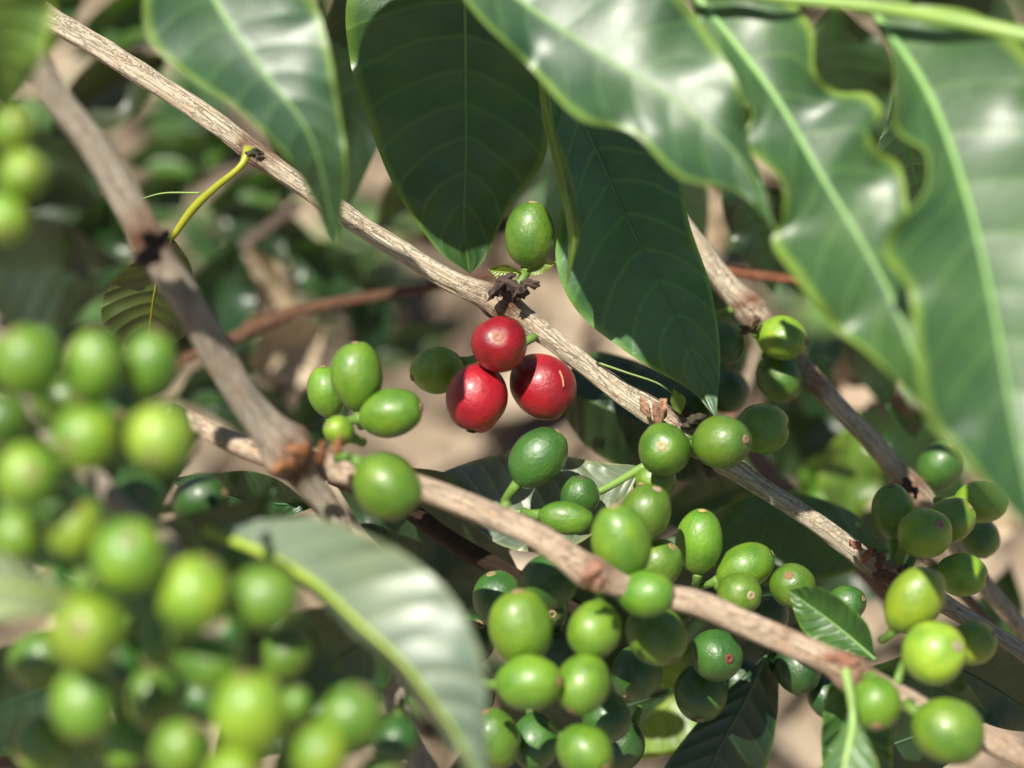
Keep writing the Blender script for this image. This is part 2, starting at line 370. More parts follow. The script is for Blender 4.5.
def sleaf(label, cx, cy, z, ln, wd, ang, color, group=None, dz=None, edge=0.004, wave=(0.003, 3, 0), dn=0.55, **kw):
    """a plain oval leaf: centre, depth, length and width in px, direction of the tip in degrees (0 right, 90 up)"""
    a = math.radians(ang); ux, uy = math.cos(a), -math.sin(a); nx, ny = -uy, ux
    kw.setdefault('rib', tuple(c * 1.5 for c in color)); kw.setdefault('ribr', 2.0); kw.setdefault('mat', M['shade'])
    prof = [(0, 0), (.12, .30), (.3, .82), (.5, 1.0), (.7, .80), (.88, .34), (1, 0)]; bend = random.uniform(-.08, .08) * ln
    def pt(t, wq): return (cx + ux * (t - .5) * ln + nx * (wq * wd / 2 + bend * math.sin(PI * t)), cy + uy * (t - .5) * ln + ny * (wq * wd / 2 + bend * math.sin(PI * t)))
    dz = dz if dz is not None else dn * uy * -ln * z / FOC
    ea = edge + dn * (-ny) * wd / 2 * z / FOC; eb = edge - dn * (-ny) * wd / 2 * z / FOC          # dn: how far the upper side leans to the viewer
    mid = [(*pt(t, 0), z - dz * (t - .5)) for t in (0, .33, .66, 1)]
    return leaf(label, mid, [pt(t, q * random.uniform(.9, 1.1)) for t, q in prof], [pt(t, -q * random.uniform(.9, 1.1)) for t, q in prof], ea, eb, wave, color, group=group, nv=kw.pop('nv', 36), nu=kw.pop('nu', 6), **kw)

# ================================================================== GROUND
gn = 60; V = []; F = []
for i in range(gn + 1):
    for k in range(gn + 1):
        x = -1 + 2 * k / gn; y = -1 + 2 * i / gn
        x = math.copysign(abs(x) ** 3 * 120, x); y = math.copysign(abs(y) ** 3 * 120, y) + 1.3
        V.append((x, y, 0.03 * noise.noise(Vector((x * 1.5, y * 1.5, 0))) - 0.02))
        if i and k: a = i * (gn + 1) + k; F.append((a, a - gn - 1, a - gn - 2, a - 1))
tag(mesh_obj('ground', V, F, M['ground']), kind='structure')

def scatter(name, label, n, region, size, mat, seed, curl, h=(0.0, 0.03), cat='ground cover', clump=None):
    rd = random.Random(seed); V = []; F = []; T = []
    for _ in range(n):
        if clump:
            cx, cy, cr_ = rd.choice(clump); x = rd.gauss(cx, cr_); y = rd.gauss(cy, cr_)
        else: x = rd.uniform(region[0], region[1]); y = rd.uniform(region[2], region[3])
        z = rd.uniform(*h); ln = rd.uniform(*size); wd = ln * rd.uniform(.3, .5)
        m = Matrix.Translation((x, y, z)) @ Matrix.Rotation(rd.uniform(0, 2 * PI), 4, 'Z') @ Matrix.Rotation(rd.gauss(0, .35), 4, 'X') @ Matrix.Rotation(rd.gauss(0, .35), 4, 'Y')
        t = rd.random(); c = rd.uniform(*curl); b0 = len(V)
        for i in range(7):
            u = i / 6; ww = wd * math.sin(PI * min(.97, max(.03, u))) ** .8
            for k in (-1, 0, 1):
                V.append(m @ Vector(((u - .5) * ln, k * ww / 2, c * ln * ((u - .5) ** 2 * 1.2 + k * k * .18 * math.sin(PI * u))))); T.append(t)
            if i:
                for k in (0, 1): a = b0 + (i - 1) * 3 + k; F.append((a, a + 1, a + 4, a + 3))
    return tag(mesh_obj(name, V, F, mat, None, None, None, {'tint': T}), label, cat, None, 'stuff')
scatter('leaf_litter', 'dry tan fallen leaves covering the ground far behind the coffee branches', 2600, (-1.1, 1.1, 0.7, 2.8), (.04, .13), M['litter'], 3, (-.6, 1.0), (0, .03), 'leaf litter')
def G(px, py):
    v = P(px, py, 1.0) - CAM; k = -CAM.z / v.z; p = CAM + v * k; return p.x, p.y
scatter('ground_weeds', 'small dark green weeds growing in clumps over the tan ground', 330, None, (.03, .07), M['weed'], 4, (-1, .5), (.01, .10), 'weeds',
        [(*G(45, 200), .03), (*G(200, 170), .018), (*G(30, 320), .05), (*G(350, 330), .022), (*G(820, 440), .04), (*G(950, 90), .05), (*G(460, 90), .05), (*G(640, 220), .04), (*G(640, 740), .03), (*G(210, 330), .03)])

# ================================================================== BRANCHES
TAN = (0.76, 0.66, 0.50); GREYT = (0.56, 0.49, 0.39); PINKT = (0.80, 0.63, 0.47)
b1 = branch('coffee_branch', 'long pale tan branch crossing from upper left to lower right behind the red cherries',
    [(-20, -25, .60, 11), (52, 20, .60, 11), (120, 60, .60, 11), (200, 112, .60, 10.5), (260, 156, .60, 10), (330, 204, .60, 10), (400, 250, .60, 10), (455, 282, .60, 11), (500, 303, .60, 13),
     (560, 346, .60, 10), (620, 391, .60, 10.5), (668, 420, .60, 13), (700, 446, .60, 14), (760, 486, .602, 10), (830, 532, .603, 10), (875, 566, .605, 11), (905, 582, .605, 13), (960, 614, .61, 9), (1060, 676, .615, 9)],
    TAN, nodes=[(500, 303, .35), (685, 432, .3), (895, 575, .35), (255, 155, .12)], n=520, seg=36, bump=0.24)
bracts(b1, [(510, 287, .592, 12), (521, 293, .592, 10), (497, 290, .590, 9), (531, 284, .594, 6), (505, 279, .594, 7)], (0.065, 0.042, 0.032))
bracts(b1, [(686, 412, .59, 8), (697, 420, .585, 8), (703, 432, .585, 7), (690, 425, .586, 6), (702, 463, .584, 6), (709, 472, .585, 5)], (0.06, 0.05, 0.03))
bracts(b1, [(660, 412, .589, 12), (645, 408, .59, 7)], (0.33, 0.18, 0.11))
bracts(b1, [(888, 578, .592, 9), (897, 588, .59, 8), (906, 576, .592, 9), (880, 562, .592, 8), (903, 594, .592, 5)], (0.12, 0.06, 0.035))
bracts(b1, [(868, 556, .592, 7), (856, 545, .593, 6)], (0.27, 0.11, 0.065))
bracts(b1, [(254, 153, .588, 6), (260, 158, .588, 4)], (0.06, 0.045, 0.035))
b2 = branch('coffee_branch', 'thick grey brown blurred branch running steeply down from the upper left corner',
    [(-20, -60, .49, 14), (45, 78, .50, 14), (100, 155, .505, 15), (150, 242, .51, 17), (200, 322, .515, 16), (248, 402, .525, 17), (285, 448, .53, 21), (305, 480, .535, 15), (335, 520, .54, 13),
     (372, 610, .545, 13), (402, 720, .55, 12), (440, 800, .55, 12)], GREYT, nodes=[(150, 242, .15), (290, 452, .30)], n=220, seg=24, bump=0.2)
bracts(b2, [(152, 246, .495, 14), (146, 258, .497, 11), (162, 240, .495, 9)], (0.03, 0.022, 0.02))
bracts(b2, [(300, 450, .515, 10), (285, 465, .515, 10), (322, 452, .515, 9), (338, 446, .518, 8)], (0.30, 0.13, 0.055))
b3 = branch('coffee_branch', 'smooth pinkish tan branch passing between the lower green clusters and off the right edge',
    [(170, 412, .555, 10), (245, 447, .55, 11), (300, 462, .545, 14), (360, 474, .54, 14), (420, 488, .54, 13), (480, 511, .54, 13), (540, 538, .54, 14), (590, 572, .54, 15), (640, 592, .54, 12),
     (700, 604, .54, 13), (760, 630, .54, 13), (830, 661, .54, 14), (855, 676, .54, 16), (900, 697, .54, 12), (960, 726, .54, 13), (1060, 775, .54, 13)], PINKT,
    nodes=[(592, 574, .2), (850, 672, .2), (300, 462, .3)], n=260, seg=24, bump=0.08)
bracts(b3, [(592, 572, .522, 11), (600, 585, .522, 8)], (0.36, 0.19, 0.12)); bracts(b3, [(838, 658, .522, 10), (850, 664, .522, 9)], (0.27, 0.13, 0.08))
b4 = branch('coffee_branch', 'light brown branch running from behind the long dark leaf to the right edge',
    [(672, 206, 0.646, 8), (684, 228, 0.644, 10), (720, 277, 0.644, 12), (752, 313, 0.644, 14), (790, 355, 0.646, 11), (830, 398, 0.648, 10), (870, 440, 0.650, 10), (910, 486, 0.652, 11), (935, 512, 0.650, 9.5), (990, 592, 0.655, 9), (1050, 660, 0.660, 9)],
    TAN, nodes=[(752, 313, .25), (912, 488, .3), (806, 374, .12)], n=220, seg=24, bump=0.14)
bracts(b4, [(756, 322, .630, 7), (748, 330, .630, 6)], (0.10, 0.06, 0.035)); bracts(b4, [(908, 486, .635, 7), (916, 492, .635, 5)], (0.06, 0.045, 0.03))
b5 = branch('coffee_branch', 'blurred brown fruiting branch hidden behind the near lower left cherries',
    [(-40, 280, .475, 10), (5, 345, .475, 10), (45, 425, .472, 11), (105, 490, .47, 11), (165, 545, .468, 12), (205, 610, .466, 12), (225, 690, .466, 11), (250, 800, .466, 11)], GREYT, n=120, seg=16, bump=.2)
b6 = branch('coffee_branch', 'blurred stem behind the pale green cherries at the left edge', [(-60, 40, .46, 9), (-20, 150, .46, 9), (-30, 280, .46, 9)], GREYT, n=40, seg=14)
b7 = branch('thin_twig', 'thin reddish brown twig passing behind the branches left of the red cherries',
    [(150, 372, .74, 6), (190, 357, .74, 6), (240, 335, .74, 7), (258, 324, .74, 9), (320, 306, .74, 6), (430, 287, .74, 5.5), (520, 270, .74, 5)], (0.26, 0.14, 0.085), 'twig', n=70, seg=12, attach=False, bump=.15)
b8 = branch('thin_twig', 'short straight reddish twig behind the node of the right branch', [(690, 264, .68, 5), (745, 274, .68, 5.5), (804, 280, .68, 5)], (0.42, 0.17, 0.09), 'twig', n=40, seg=12, attach=False)
b9 = branch('thin_twig', 'blurred grey twig slanting far behind the thick left branch', [(185, 292, .84, 6), (240, 248, .84, 7), (300, 205, .84, 5)], (0.22, 0.17, 0.14), 'twig', n=40, seg=10, attach=False)
b10 = branch('thin_twig', 'blurred pinkish brown twig behind the middle of the lower right branch', [(700, 352, .76, 8), (745, 440, .75, 10), (800, 510, .74, 9), (850, 560, .74, 7), (925, 640, .74, 6)], (0.34, 0.21, 0.15), 'twig', n=60, seg=12, attach=False)
b11 = branch('thin_twig', 'dark brown shaded twig just under the pinkish tan branch', [(330, 478, .60, 6), (400, 505, .605, 9), (450, 540, .61, 10), (520, 580, .615, 9), (600, 620, .62, 8)], (0.06, 0.035, 0.022), 'twig', n=60, seg=12, attach=False)  # shaded look is painted in by the very dark colour
b12 = branch('thin_twig', 'pale grey twig along the right edge beside the brown branch end', [(900, 540, .68, 5), (960, 590, .675, 6), (1040, 690, .67, 6)], (0.40, 0.30, 0.2), 'twig', n=40, seg=10, attach=False)
b13 = branch('green_shoot', 'young light green shoot along the top right corner above the wavy leaves',
    [(560, -50, .515, 6), (690, -14, .512, 6), (770, -3, .508, 6), (870, 7, .50, 7), (960, 22, .49, 8), (1080, 48, .48, 8)], (0.26, 0.40, 0.09), 'shoot', n=80, seg=14, attach=False, bump=.04, mat=M['rib'], part='stem')

# ================================================================== LEAVES
SH = (0.050, 0.125, 0.038); BL = (0.045, 0.115, 0.045); DK = (0.013, 0.045, 0.012)  # DK: leaf green darkened to put deep shade into the colour
leaf('blurred hanging leaf at the upper left crossing in front of the tan branch', [(195, -62, .515), (215, 0, .505), (262, 70, .50), (312, 140, .50), (337, 246, .515)],
    [(195, -62), (158, -40), (143, 0), (150, 42), (190, 78), (235, 108), (285, 155), (316, 205), (337, 246)],
    [(195, -62), (262, -48), (308, -10), (326, 35), (338, 100), (347, 170), (337, 246)], .006, .002, (.0015, 4, .5), BL, (.20, .36, .12), 3.5, mat=M['broad'])
leaf('sharp dark green leaf hanging tip down at the top centre', [(466, -100, .60), (465, -10, .605), (466, 80, .61), (466, 160, .612), (464, 225, .616), (470, 274, .62)],
    [(466, -100), (400, -60), (350, -10), (350, 60), (371, 130), (396, 190), (436, 248), (470, 274)],
    [(466, -100), (510, -70), (532, -10), (546, 60), (549, 120), (542, 165), (510, 205), (487, 255), (470, 274)], .002, -.004, (.0016, 5, 1), (.036, .105, .022), (.13, .27, .06), 2.6)
leaf('long dark blue green leaf hanging from the centre top down onto the cherries', [(548, 50, .605), (592, 140, .60), (630, 225, .592), (675, 315, .588), (716, 416, .580)],
    [(548, 50), (552, 140), (560, 210), (556, 262), (578, 312), (635, 358), (690, 390), (716, 418)],
    [(548, 50), (625, 95), (675, 160), (690, 225), (710, 285), (720, 350), (716, 418)], -.006, .003, (.0014, 4, 0), (.042, .135, .045), (.09, .20, .07), 2.4)
leaf('narrow yellow green leaf seen edge on beside the long dark centre leaf', [(537, 60, .555), (550, 120, .555), (564, 180, .557), (574, 235, .56), (566, 290, .57)],
    [(537, 60), (543, 120), (558, 180), (568, 235), (566, 290)], [(537, 60), (553, 120), (572, 180), (579, 235), (566, 290)], -.012, .001, (.001, 3, 0), (.10, .20, .03), (.22, .36, .06), 2)
leaf('shiny pale leaf sweeping from the top centre, its lower rim yellow green', [(430, -80, .525), (520, 0, .512), (600, 55, .503), (680, 105, .497), (740, 160, .493), (776, 232, .492)],
    [(430, -80), (520, -85), (625, -66), (700, 22), (742, 92), (750, 145), (766, 195), (776, 232)],
    [(430, -80), (465, 0), (528, 66), (578, 118), (632, 133), (680, 178), (738, 192), (776, 232)], -.004, .006, (.0045, 4, 1.4), BL, (.22, .38, .12), 3, mat=M['broad'])
leaf('broad wavy leaf with a pale midrib left of the far right leaf', [(688, -14, .522), (741, 51, .513), (780, 104, .506), (819, 172, .497), (858, 236, .488), (890, 295, .479), (916, 360, .471), (940, 428, .465)],
    [(688, -14), (700, 30), (711, 76), (734, 94), (752, 114), (740, 144), (754, 156), (781, 182), (782, 219), (772, 243), (794, 276), (830, 325), (866, 352), (900, 385), (940, 428)],
    [(688, -14), (770, -10), (811, 24), (815, 70), (836, 91), (868, 93), (883, 112), (868, 132), (882, 152), (902, 170), (912, 240), (930, 330), (940, 428)], .007, .003, (.0050, 4.5, .3), SH, (.24, .42, .14), 4.2, mat=M['broad'])
leaf('large wavy leaf filling the upper right corner with a white shine', [(868, 4, .510), (928, 92, .494), (968, 200, .478), (994, 310, .463), (1014, 420, .449), (1042, 545, .438)],
    [(868, 4), (893, 60), (894, 128), (925, 152), (924, 192), (894, 224), (883, 255), (908, 290), (915, 350), (925, 415), (955, 450), (1000, 500), (1042, 545)],
    [(868, 4), (980, 15), (1060, 90), (1120, 200), (1130, 330), (1100, 450), (1042, 545)], .009, .004, (.0050, 4, 2.2), SH, (.24, .42, .14), 4.5, mat=M['broad'])
leaf('blurred leaf cut off by the top left corner', [(-70, -70, .42), (-20, 0, .43), (0, 60, .44), (6, 112, .45)],
    [(-70, -70), (-95, 0), (-50, 70), (6, 112)], [(-70, -70), (30, -60), (53, 0), (45, 50), (26, 88), (6, 112)], .003, .004, (.002, 3, 0), (.11, .22, .035), (.2, .36, .1), 3.5)
leaf('pale shiny curved leaf in the lower left centre with a yellow green midrib', [(205, 530, .480), (262, 553, .473), (316, 584, .466), (360, 624, .460), (402, 662, .456), (432, 700, .454), (460, 740, .453), (492, 805, .453)],
    [(205, 530), (240, 522), (278, 519), (315, 518), (354, 530), (400, 551), (447, 590), (474, 636), (486, 680), (486, 730), (492, 805)],
    [(205, 530), (232, 540), (256, 560), (308, 592), (350, 632), (390, 666), (421, 704), (450, 745), (492, 805)], .001, -.008, (.003, 2.6, .5), (.13, .195, .145), (.30, .42, .05), 5.5, mat=M['pale'])  # pale grey blade colour carries part of the sheen
leaf('pale blurred leaf with a yellow base poking in at the left edge', [(80, 600, .435), (20, 588, .425), (-70, 577, .42), (-170, 582, .42)],
    [(80, 600), (40, 572), (-10, 548), (-90, 540), (-170, 582)], [(80, 600), (50, 613), (-10, 620), (-90, 618), (-170, 582)], -.005, .008, (.002, 2, 0), (.26, .34, .20), (.38, .48, .10), 4, mat=M['pale'])
leaf('small dark leaf with a pale rim among the near lower left cherries', [(352, 700, .492), (300, 668, .488), (258, 660, .484)],
    [(352, 700), (325, 640), (285, 620), (258, 660)], [(352, 700), (310, 715), (275, 695), (258, 660)], .0, .004, (.002, 2, 0), (.03, .09, .02), (.12, .2, .05), 2.5)
leaf('silvery textured leaf lying behind the green cherries under the red ones', [(645, 466, .60), (600, 491, .604), (545, 510, .608), (485, 508, .615), (425, 478, .625)],
    [(645, 466), (600, 462), (550, 455), (490, 456), (425, 478)], [(645, 466), (622, 500), (575, 545), (500, 545), (425, 478)], -.004, .004, (.002, 4, 0), (.11, .16, .11), (.20, .33, .08), 4.5, mat=M['crinkled'],
    pet=[(645, 466, .60, 5), (665, 458, .601, 4), (690, 447, .602, 3)])
leaf('dark narrow leaf pointing down at the bottom right of centre', [(775, 635, .62), (748, 695, .62), (712, 765, .62), (680, 860, .62)],
    [(775, 635), (755, 665), (706, 712), (655, 790), (680, 860)], [(775, 635), (779, 690), (766, 770), (720, 840), (680, 860)], -.002, -.006, (.001, 3, 0), (.014, .045, .016), (.06, .12, .04), 2.4)
leaf('bright yellow green leaf below the middle cluster', [(705, 640, .68), (665, 705, .68), (600, 765, .68)],
    [(705, 640), (650, 650), (622, 705), (600, 765)], [(705, 640), (712, 712), (675, 752), (600, 765)], .002, .006, (.002, 2, 0), (.15, .26, .03), (.3, .42, .1), 3)
leaf('small folded dark leaf above the pinkish branch at the right', [(876, 660, .56), (835, 625, .565), (788, 590, .57)],
    [(876, 660), (866, 622), (822, 588), (788, 590)], [(876, 660), (848, 652), (805, 633), (788, 590)], .006, .002, (.0008, 3, 0), (.045, .13, .025), (.12, .26, .04), 2)
leaf('ribbed young leaf hanging below the pinkish branch at the right', [(856, 655, .565), (850, 700, .56), (842, 765, .56), (838, 850, .56)],
    [(856, 655), (828, 690), (822, 760), (838, 850)], [(856, 655), (884, 700), (890, 780), (838, 850)], .003, .006, (.002, 5, 0), (.04, .12, .025), (.12, .26, .05), 2)
leaf('pale blurred leaf with a thick light green stem at the bottom edge on the right', [(845, 668, .522), (853, 715, .52), (846, 760, .515), (825, 860, .51)],
    [(845, 668), (849, 712), (822, 765), (790, 830), (825, 860)], [(845, 668), (857, 716), (878, 768), (885, 830), (825, 860)], .002, .003, (.001, 2, 0), (.08, .19, .06), (.30, .46, .14), 5)
leaf('dark leaf spreading flat behind the lower right branch', [(890, 552, .635), (830, 528, .645), (760, 524, .65), (665, 540, .655)],
    [(890, 552), (845, 508), (760, 492), (665, 540)], [(890, 552), (840, 575), (760, 585), (665, 540)], -.010, .004, (.0015, 3, 0), (.035, .10, .022), (.10, .2, .05), 2.4)
sleaf('yellow green blurred leaf standing behind the right branch', 852, 472, .77, 120, 62, 265, (.10, .19, .02), dn=.2)
sleaf('lime green blurred leaf left of the one behind the right branch', 818, 478, .80, 80, 40, 240, (.08, .20, .02))
leaf('olive drooping leaf on a yellow stem behind the thick left branch', [(172, 236, .60), (155, 290, .615), (146, 360, .63)],
    [(172, 236), (112, 282), (104, 328), (146, 360)], [(172, 236), (192, 270), (194, 325), (146, 360)], .003, -.006, (.001, 3, 0), (.045, .075, .012), (.33, .35, .025), 1.4, mat=M['pale'],
    pet=[(249, 149, .592, 6), (241, 166, .59, 3.4), (216, 187, .592, 3.6), (193, 209, .596, 4.4), (172, 238, .60, 3.2)])
sleaf('soft very dark leaf at the left edge above the near cherries', 15, 285, .80, 260, 110, 185, (.016, .038, .010), rib=(.012, .03, .01), ribr=.6, mat=M['pale'])
sleaf('dark shaded leaf behind the foot of the thick left branch', 245, 492, .60, 150, 55, 170, (.02, .075, .02))  # dark greens of these back leaves carry painted shade
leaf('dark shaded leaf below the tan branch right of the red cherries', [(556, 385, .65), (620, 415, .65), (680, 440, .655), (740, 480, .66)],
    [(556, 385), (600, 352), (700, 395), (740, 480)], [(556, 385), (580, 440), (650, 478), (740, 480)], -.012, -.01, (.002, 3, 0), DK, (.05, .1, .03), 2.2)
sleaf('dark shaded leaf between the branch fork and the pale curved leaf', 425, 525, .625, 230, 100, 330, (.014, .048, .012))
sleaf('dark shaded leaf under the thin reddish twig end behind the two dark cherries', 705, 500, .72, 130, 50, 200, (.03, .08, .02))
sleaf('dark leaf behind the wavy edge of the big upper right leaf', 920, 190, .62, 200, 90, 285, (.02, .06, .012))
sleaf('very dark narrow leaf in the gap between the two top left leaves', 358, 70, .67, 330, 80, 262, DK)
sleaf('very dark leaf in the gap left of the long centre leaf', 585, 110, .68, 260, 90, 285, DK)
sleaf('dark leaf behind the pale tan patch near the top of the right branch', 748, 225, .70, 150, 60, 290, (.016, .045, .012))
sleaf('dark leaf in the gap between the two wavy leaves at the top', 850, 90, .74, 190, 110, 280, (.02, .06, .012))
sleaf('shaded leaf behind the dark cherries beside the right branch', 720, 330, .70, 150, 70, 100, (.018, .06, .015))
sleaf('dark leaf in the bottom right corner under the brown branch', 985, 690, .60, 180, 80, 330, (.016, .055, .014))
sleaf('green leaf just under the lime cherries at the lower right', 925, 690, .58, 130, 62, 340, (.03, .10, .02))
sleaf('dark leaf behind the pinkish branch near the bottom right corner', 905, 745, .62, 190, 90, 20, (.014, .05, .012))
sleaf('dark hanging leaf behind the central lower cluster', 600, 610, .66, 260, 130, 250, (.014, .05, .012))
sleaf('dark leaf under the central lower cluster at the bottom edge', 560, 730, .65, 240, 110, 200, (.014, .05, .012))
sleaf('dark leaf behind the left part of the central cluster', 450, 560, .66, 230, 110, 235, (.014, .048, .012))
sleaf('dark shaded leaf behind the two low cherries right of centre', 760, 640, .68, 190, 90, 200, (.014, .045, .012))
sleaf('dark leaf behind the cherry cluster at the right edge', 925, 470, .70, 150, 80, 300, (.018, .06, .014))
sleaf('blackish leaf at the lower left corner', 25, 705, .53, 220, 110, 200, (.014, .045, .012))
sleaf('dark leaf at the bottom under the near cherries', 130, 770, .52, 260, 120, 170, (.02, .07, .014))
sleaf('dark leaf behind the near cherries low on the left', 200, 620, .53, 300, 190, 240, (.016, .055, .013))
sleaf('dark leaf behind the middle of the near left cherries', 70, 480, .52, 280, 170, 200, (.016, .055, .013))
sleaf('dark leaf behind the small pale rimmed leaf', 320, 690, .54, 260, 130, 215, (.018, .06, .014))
# soft shapes farther back, the darkest with shade put into their colour
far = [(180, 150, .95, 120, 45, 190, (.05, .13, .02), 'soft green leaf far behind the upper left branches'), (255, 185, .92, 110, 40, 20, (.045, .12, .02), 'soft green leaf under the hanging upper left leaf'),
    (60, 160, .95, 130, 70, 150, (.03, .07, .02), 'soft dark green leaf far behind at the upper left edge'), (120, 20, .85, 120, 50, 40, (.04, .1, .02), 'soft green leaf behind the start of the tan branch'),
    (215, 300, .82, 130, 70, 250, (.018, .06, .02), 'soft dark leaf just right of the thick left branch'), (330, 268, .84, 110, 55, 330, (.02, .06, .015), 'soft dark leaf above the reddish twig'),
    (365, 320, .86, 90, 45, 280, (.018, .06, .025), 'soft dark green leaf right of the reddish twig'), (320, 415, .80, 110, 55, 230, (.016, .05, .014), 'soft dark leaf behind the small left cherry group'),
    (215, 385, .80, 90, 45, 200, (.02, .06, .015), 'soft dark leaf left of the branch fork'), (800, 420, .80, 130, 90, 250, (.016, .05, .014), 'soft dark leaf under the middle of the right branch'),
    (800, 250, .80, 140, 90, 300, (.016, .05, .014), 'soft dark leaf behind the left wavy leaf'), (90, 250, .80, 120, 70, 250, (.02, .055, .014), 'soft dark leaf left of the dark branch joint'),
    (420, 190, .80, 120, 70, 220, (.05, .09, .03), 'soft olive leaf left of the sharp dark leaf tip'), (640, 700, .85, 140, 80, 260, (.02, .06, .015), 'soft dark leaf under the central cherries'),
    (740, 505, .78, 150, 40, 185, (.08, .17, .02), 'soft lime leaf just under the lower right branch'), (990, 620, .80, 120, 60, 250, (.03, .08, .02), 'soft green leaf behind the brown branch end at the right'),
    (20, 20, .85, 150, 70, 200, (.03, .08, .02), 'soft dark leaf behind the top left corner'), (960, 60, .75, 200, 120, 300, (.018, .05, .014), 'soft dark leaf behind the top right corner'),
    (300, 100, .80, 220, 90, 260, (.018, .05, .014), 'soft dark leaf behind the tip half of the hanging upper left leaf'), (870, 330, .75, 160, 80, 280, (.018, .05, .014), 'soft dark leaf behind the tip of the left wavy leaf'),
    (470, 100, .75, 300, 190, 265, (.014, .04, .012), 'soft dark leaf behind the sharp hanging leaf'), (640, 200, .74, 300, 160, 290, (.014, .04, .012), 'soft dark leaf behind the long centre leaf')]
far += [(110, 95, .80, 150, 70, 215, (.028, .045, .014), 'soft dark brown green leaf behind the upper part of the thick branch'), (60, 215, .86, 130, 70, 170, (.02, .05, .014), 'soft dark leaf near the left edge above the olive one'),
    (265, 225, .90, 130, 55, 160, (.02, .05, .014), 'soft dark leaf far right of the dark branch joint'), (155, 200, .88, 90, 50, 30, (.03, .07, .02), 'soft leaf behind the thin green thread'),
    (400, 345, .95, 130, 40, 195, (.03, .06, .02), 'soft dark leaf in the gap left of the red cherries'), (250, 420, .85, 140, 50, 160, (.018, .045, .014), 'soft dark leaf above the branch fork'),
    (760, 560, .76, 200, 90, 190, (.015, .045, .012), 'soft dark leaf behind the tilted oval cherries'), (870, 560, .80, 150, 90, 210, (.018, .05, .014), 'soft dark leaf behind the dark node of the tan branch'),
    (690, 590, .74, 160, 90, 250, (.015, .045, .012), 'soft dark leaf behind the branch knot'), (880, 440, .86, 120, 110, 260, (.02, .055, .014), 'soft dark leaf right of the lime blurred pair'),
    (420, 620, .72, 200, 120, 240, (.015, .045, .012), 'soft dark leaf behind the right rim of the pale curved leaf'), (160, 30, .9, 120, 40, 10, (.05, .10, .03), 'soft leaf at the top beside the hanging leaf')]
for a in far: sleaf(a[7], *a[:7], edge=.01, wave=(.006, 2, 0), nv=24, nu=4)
dry = [(715, 208, .78, 90, 52, 100, (.46, .37, .26), 'pale tan dry leaf near the top of the right branch'), (868, 385, .80, 110, 60, 20, (.38, .29, .21), 'pinkish brown dry leaf under the left wavy leaf tip'),
    (895, 405, .80, 80, 30, 290, (.36, .27, .20), 'curved pinkish dry leaf tip right of the right branch'), (735, 370, .80, 130, 50, 260, (.46, .36, .26), 'pinkish dry leaf behind the dark cherries right of centre'),
    (270, 285, .84, 90, 34, 300, (.48, .39, .27), 'tan dry leaf above the reddish twig at the left'), (285, 350, .86, 90, 70, 210, (.52, .42, .29), 'tan dry leaf under the reddish twig at the left'),
    (685, 490, .80, 130, 70, 240, (.44, .36, .27), 'grey pink dry leaf under the scarred cherries'), (1000, 500, .85, 100, 80, 260, (.56, .45, .31), 'pale tan dry leaf behind the far right leaf tip')]
for a in dry: sleaf(a[7], *a[:7], edge=.012, wave=(.006, 2, 1), nv=24, nu=4, mat=M['dry'], rib=(.3, .22, .15), name='dry_leaf', cat='dry leaf')
# unseen leaves added above the frame to cast shade on the hanging leaves
SHADE_LEAVES = [(322, -172, .53, 340, 330, 278, 'coffee leaf above the picture over the sharp hanging leaf'), (512, -108, .52, 340, 145, 320, 'coffee leaf above the picture over the long centre leaf')]
for a in SHADE_LEAVES: sleaf(a[6], *a[:6], SH, dn=.15, edge=.004, nv=24, nu=4)

# thin dry threads and the tiny bud on the main branch
def thread(name, label, pts, color, r, cat, group=None):
    S = spline(pts, 30); W = [P(*s[:3]) for s in S]; V, F, U = tube_data(W, [r * (1 - .5 * i / 29) for i in range(30)], 8)
    return tag(mesh_obj(name, V, F, M['rib'], None, color, origin=W[0]), label, cat, group)
thread('thin_tendril', 'fine pale green thread beside the tan branch right of the red cherries', [(596, 362, .598), (625, 372, .594), (655, 382, .59), (668, 390, .588), (676, 396, .588)], (.20, .28, .08), .00035, 'tendril')
thread('thin_tendril', 'fine green thread left of the curved yellow leaf stem', [(200, 193, .595), (165, 193, .595), (140, 199, .595)], (.20, .32, .06), .0003, 'tendril')
sleaf('tiny yellow green bud leaf above the scarred cherries', 677, 402, .586, 26, 15, 285, (.13, .22, .03), edge=.001, wave=(.0003, 2, 0), ribr=1, nv=20)
sleaf('tiny green bud leaf below the dark node of the tan branch', 540, 268, .60, 34, 14, 200, (.15, .22, .03), edge=.001, wave=(.0003, 2, 0), ribr=1, nv=20)
sleaf('small yellow green bract under the upper single cherry', 505, 271, .60, 34, 16, 175, (.17, .25, .03), edge=.001, wave=(.0003, 2, 0), ribr=1, nv=20)

# ================================================================== CHERRIES
GR = 'ripe red cherries'; 
r1 = berry(499, 344, 28.5, .579, (-.03, .22, 1), 1.06, 'red', 'uppermost of the three red cherries with its round scar facing out', GR, (.42, .20, .12))
r2 = berry(477, 398, 32.3, .585, (-.16, -.95, .12), 1.09, 'red', 'lowest and largest of the three red cherries, left of the pair below', GR, (.05, .05, .02))
r3 = berry(543, 385.5, 32.2, .592, (.62, -.70, .15), 1.13, 'red', 'rightmost red cherry with a thin tan scratch on its skin', GR, (.10, .12, .03))
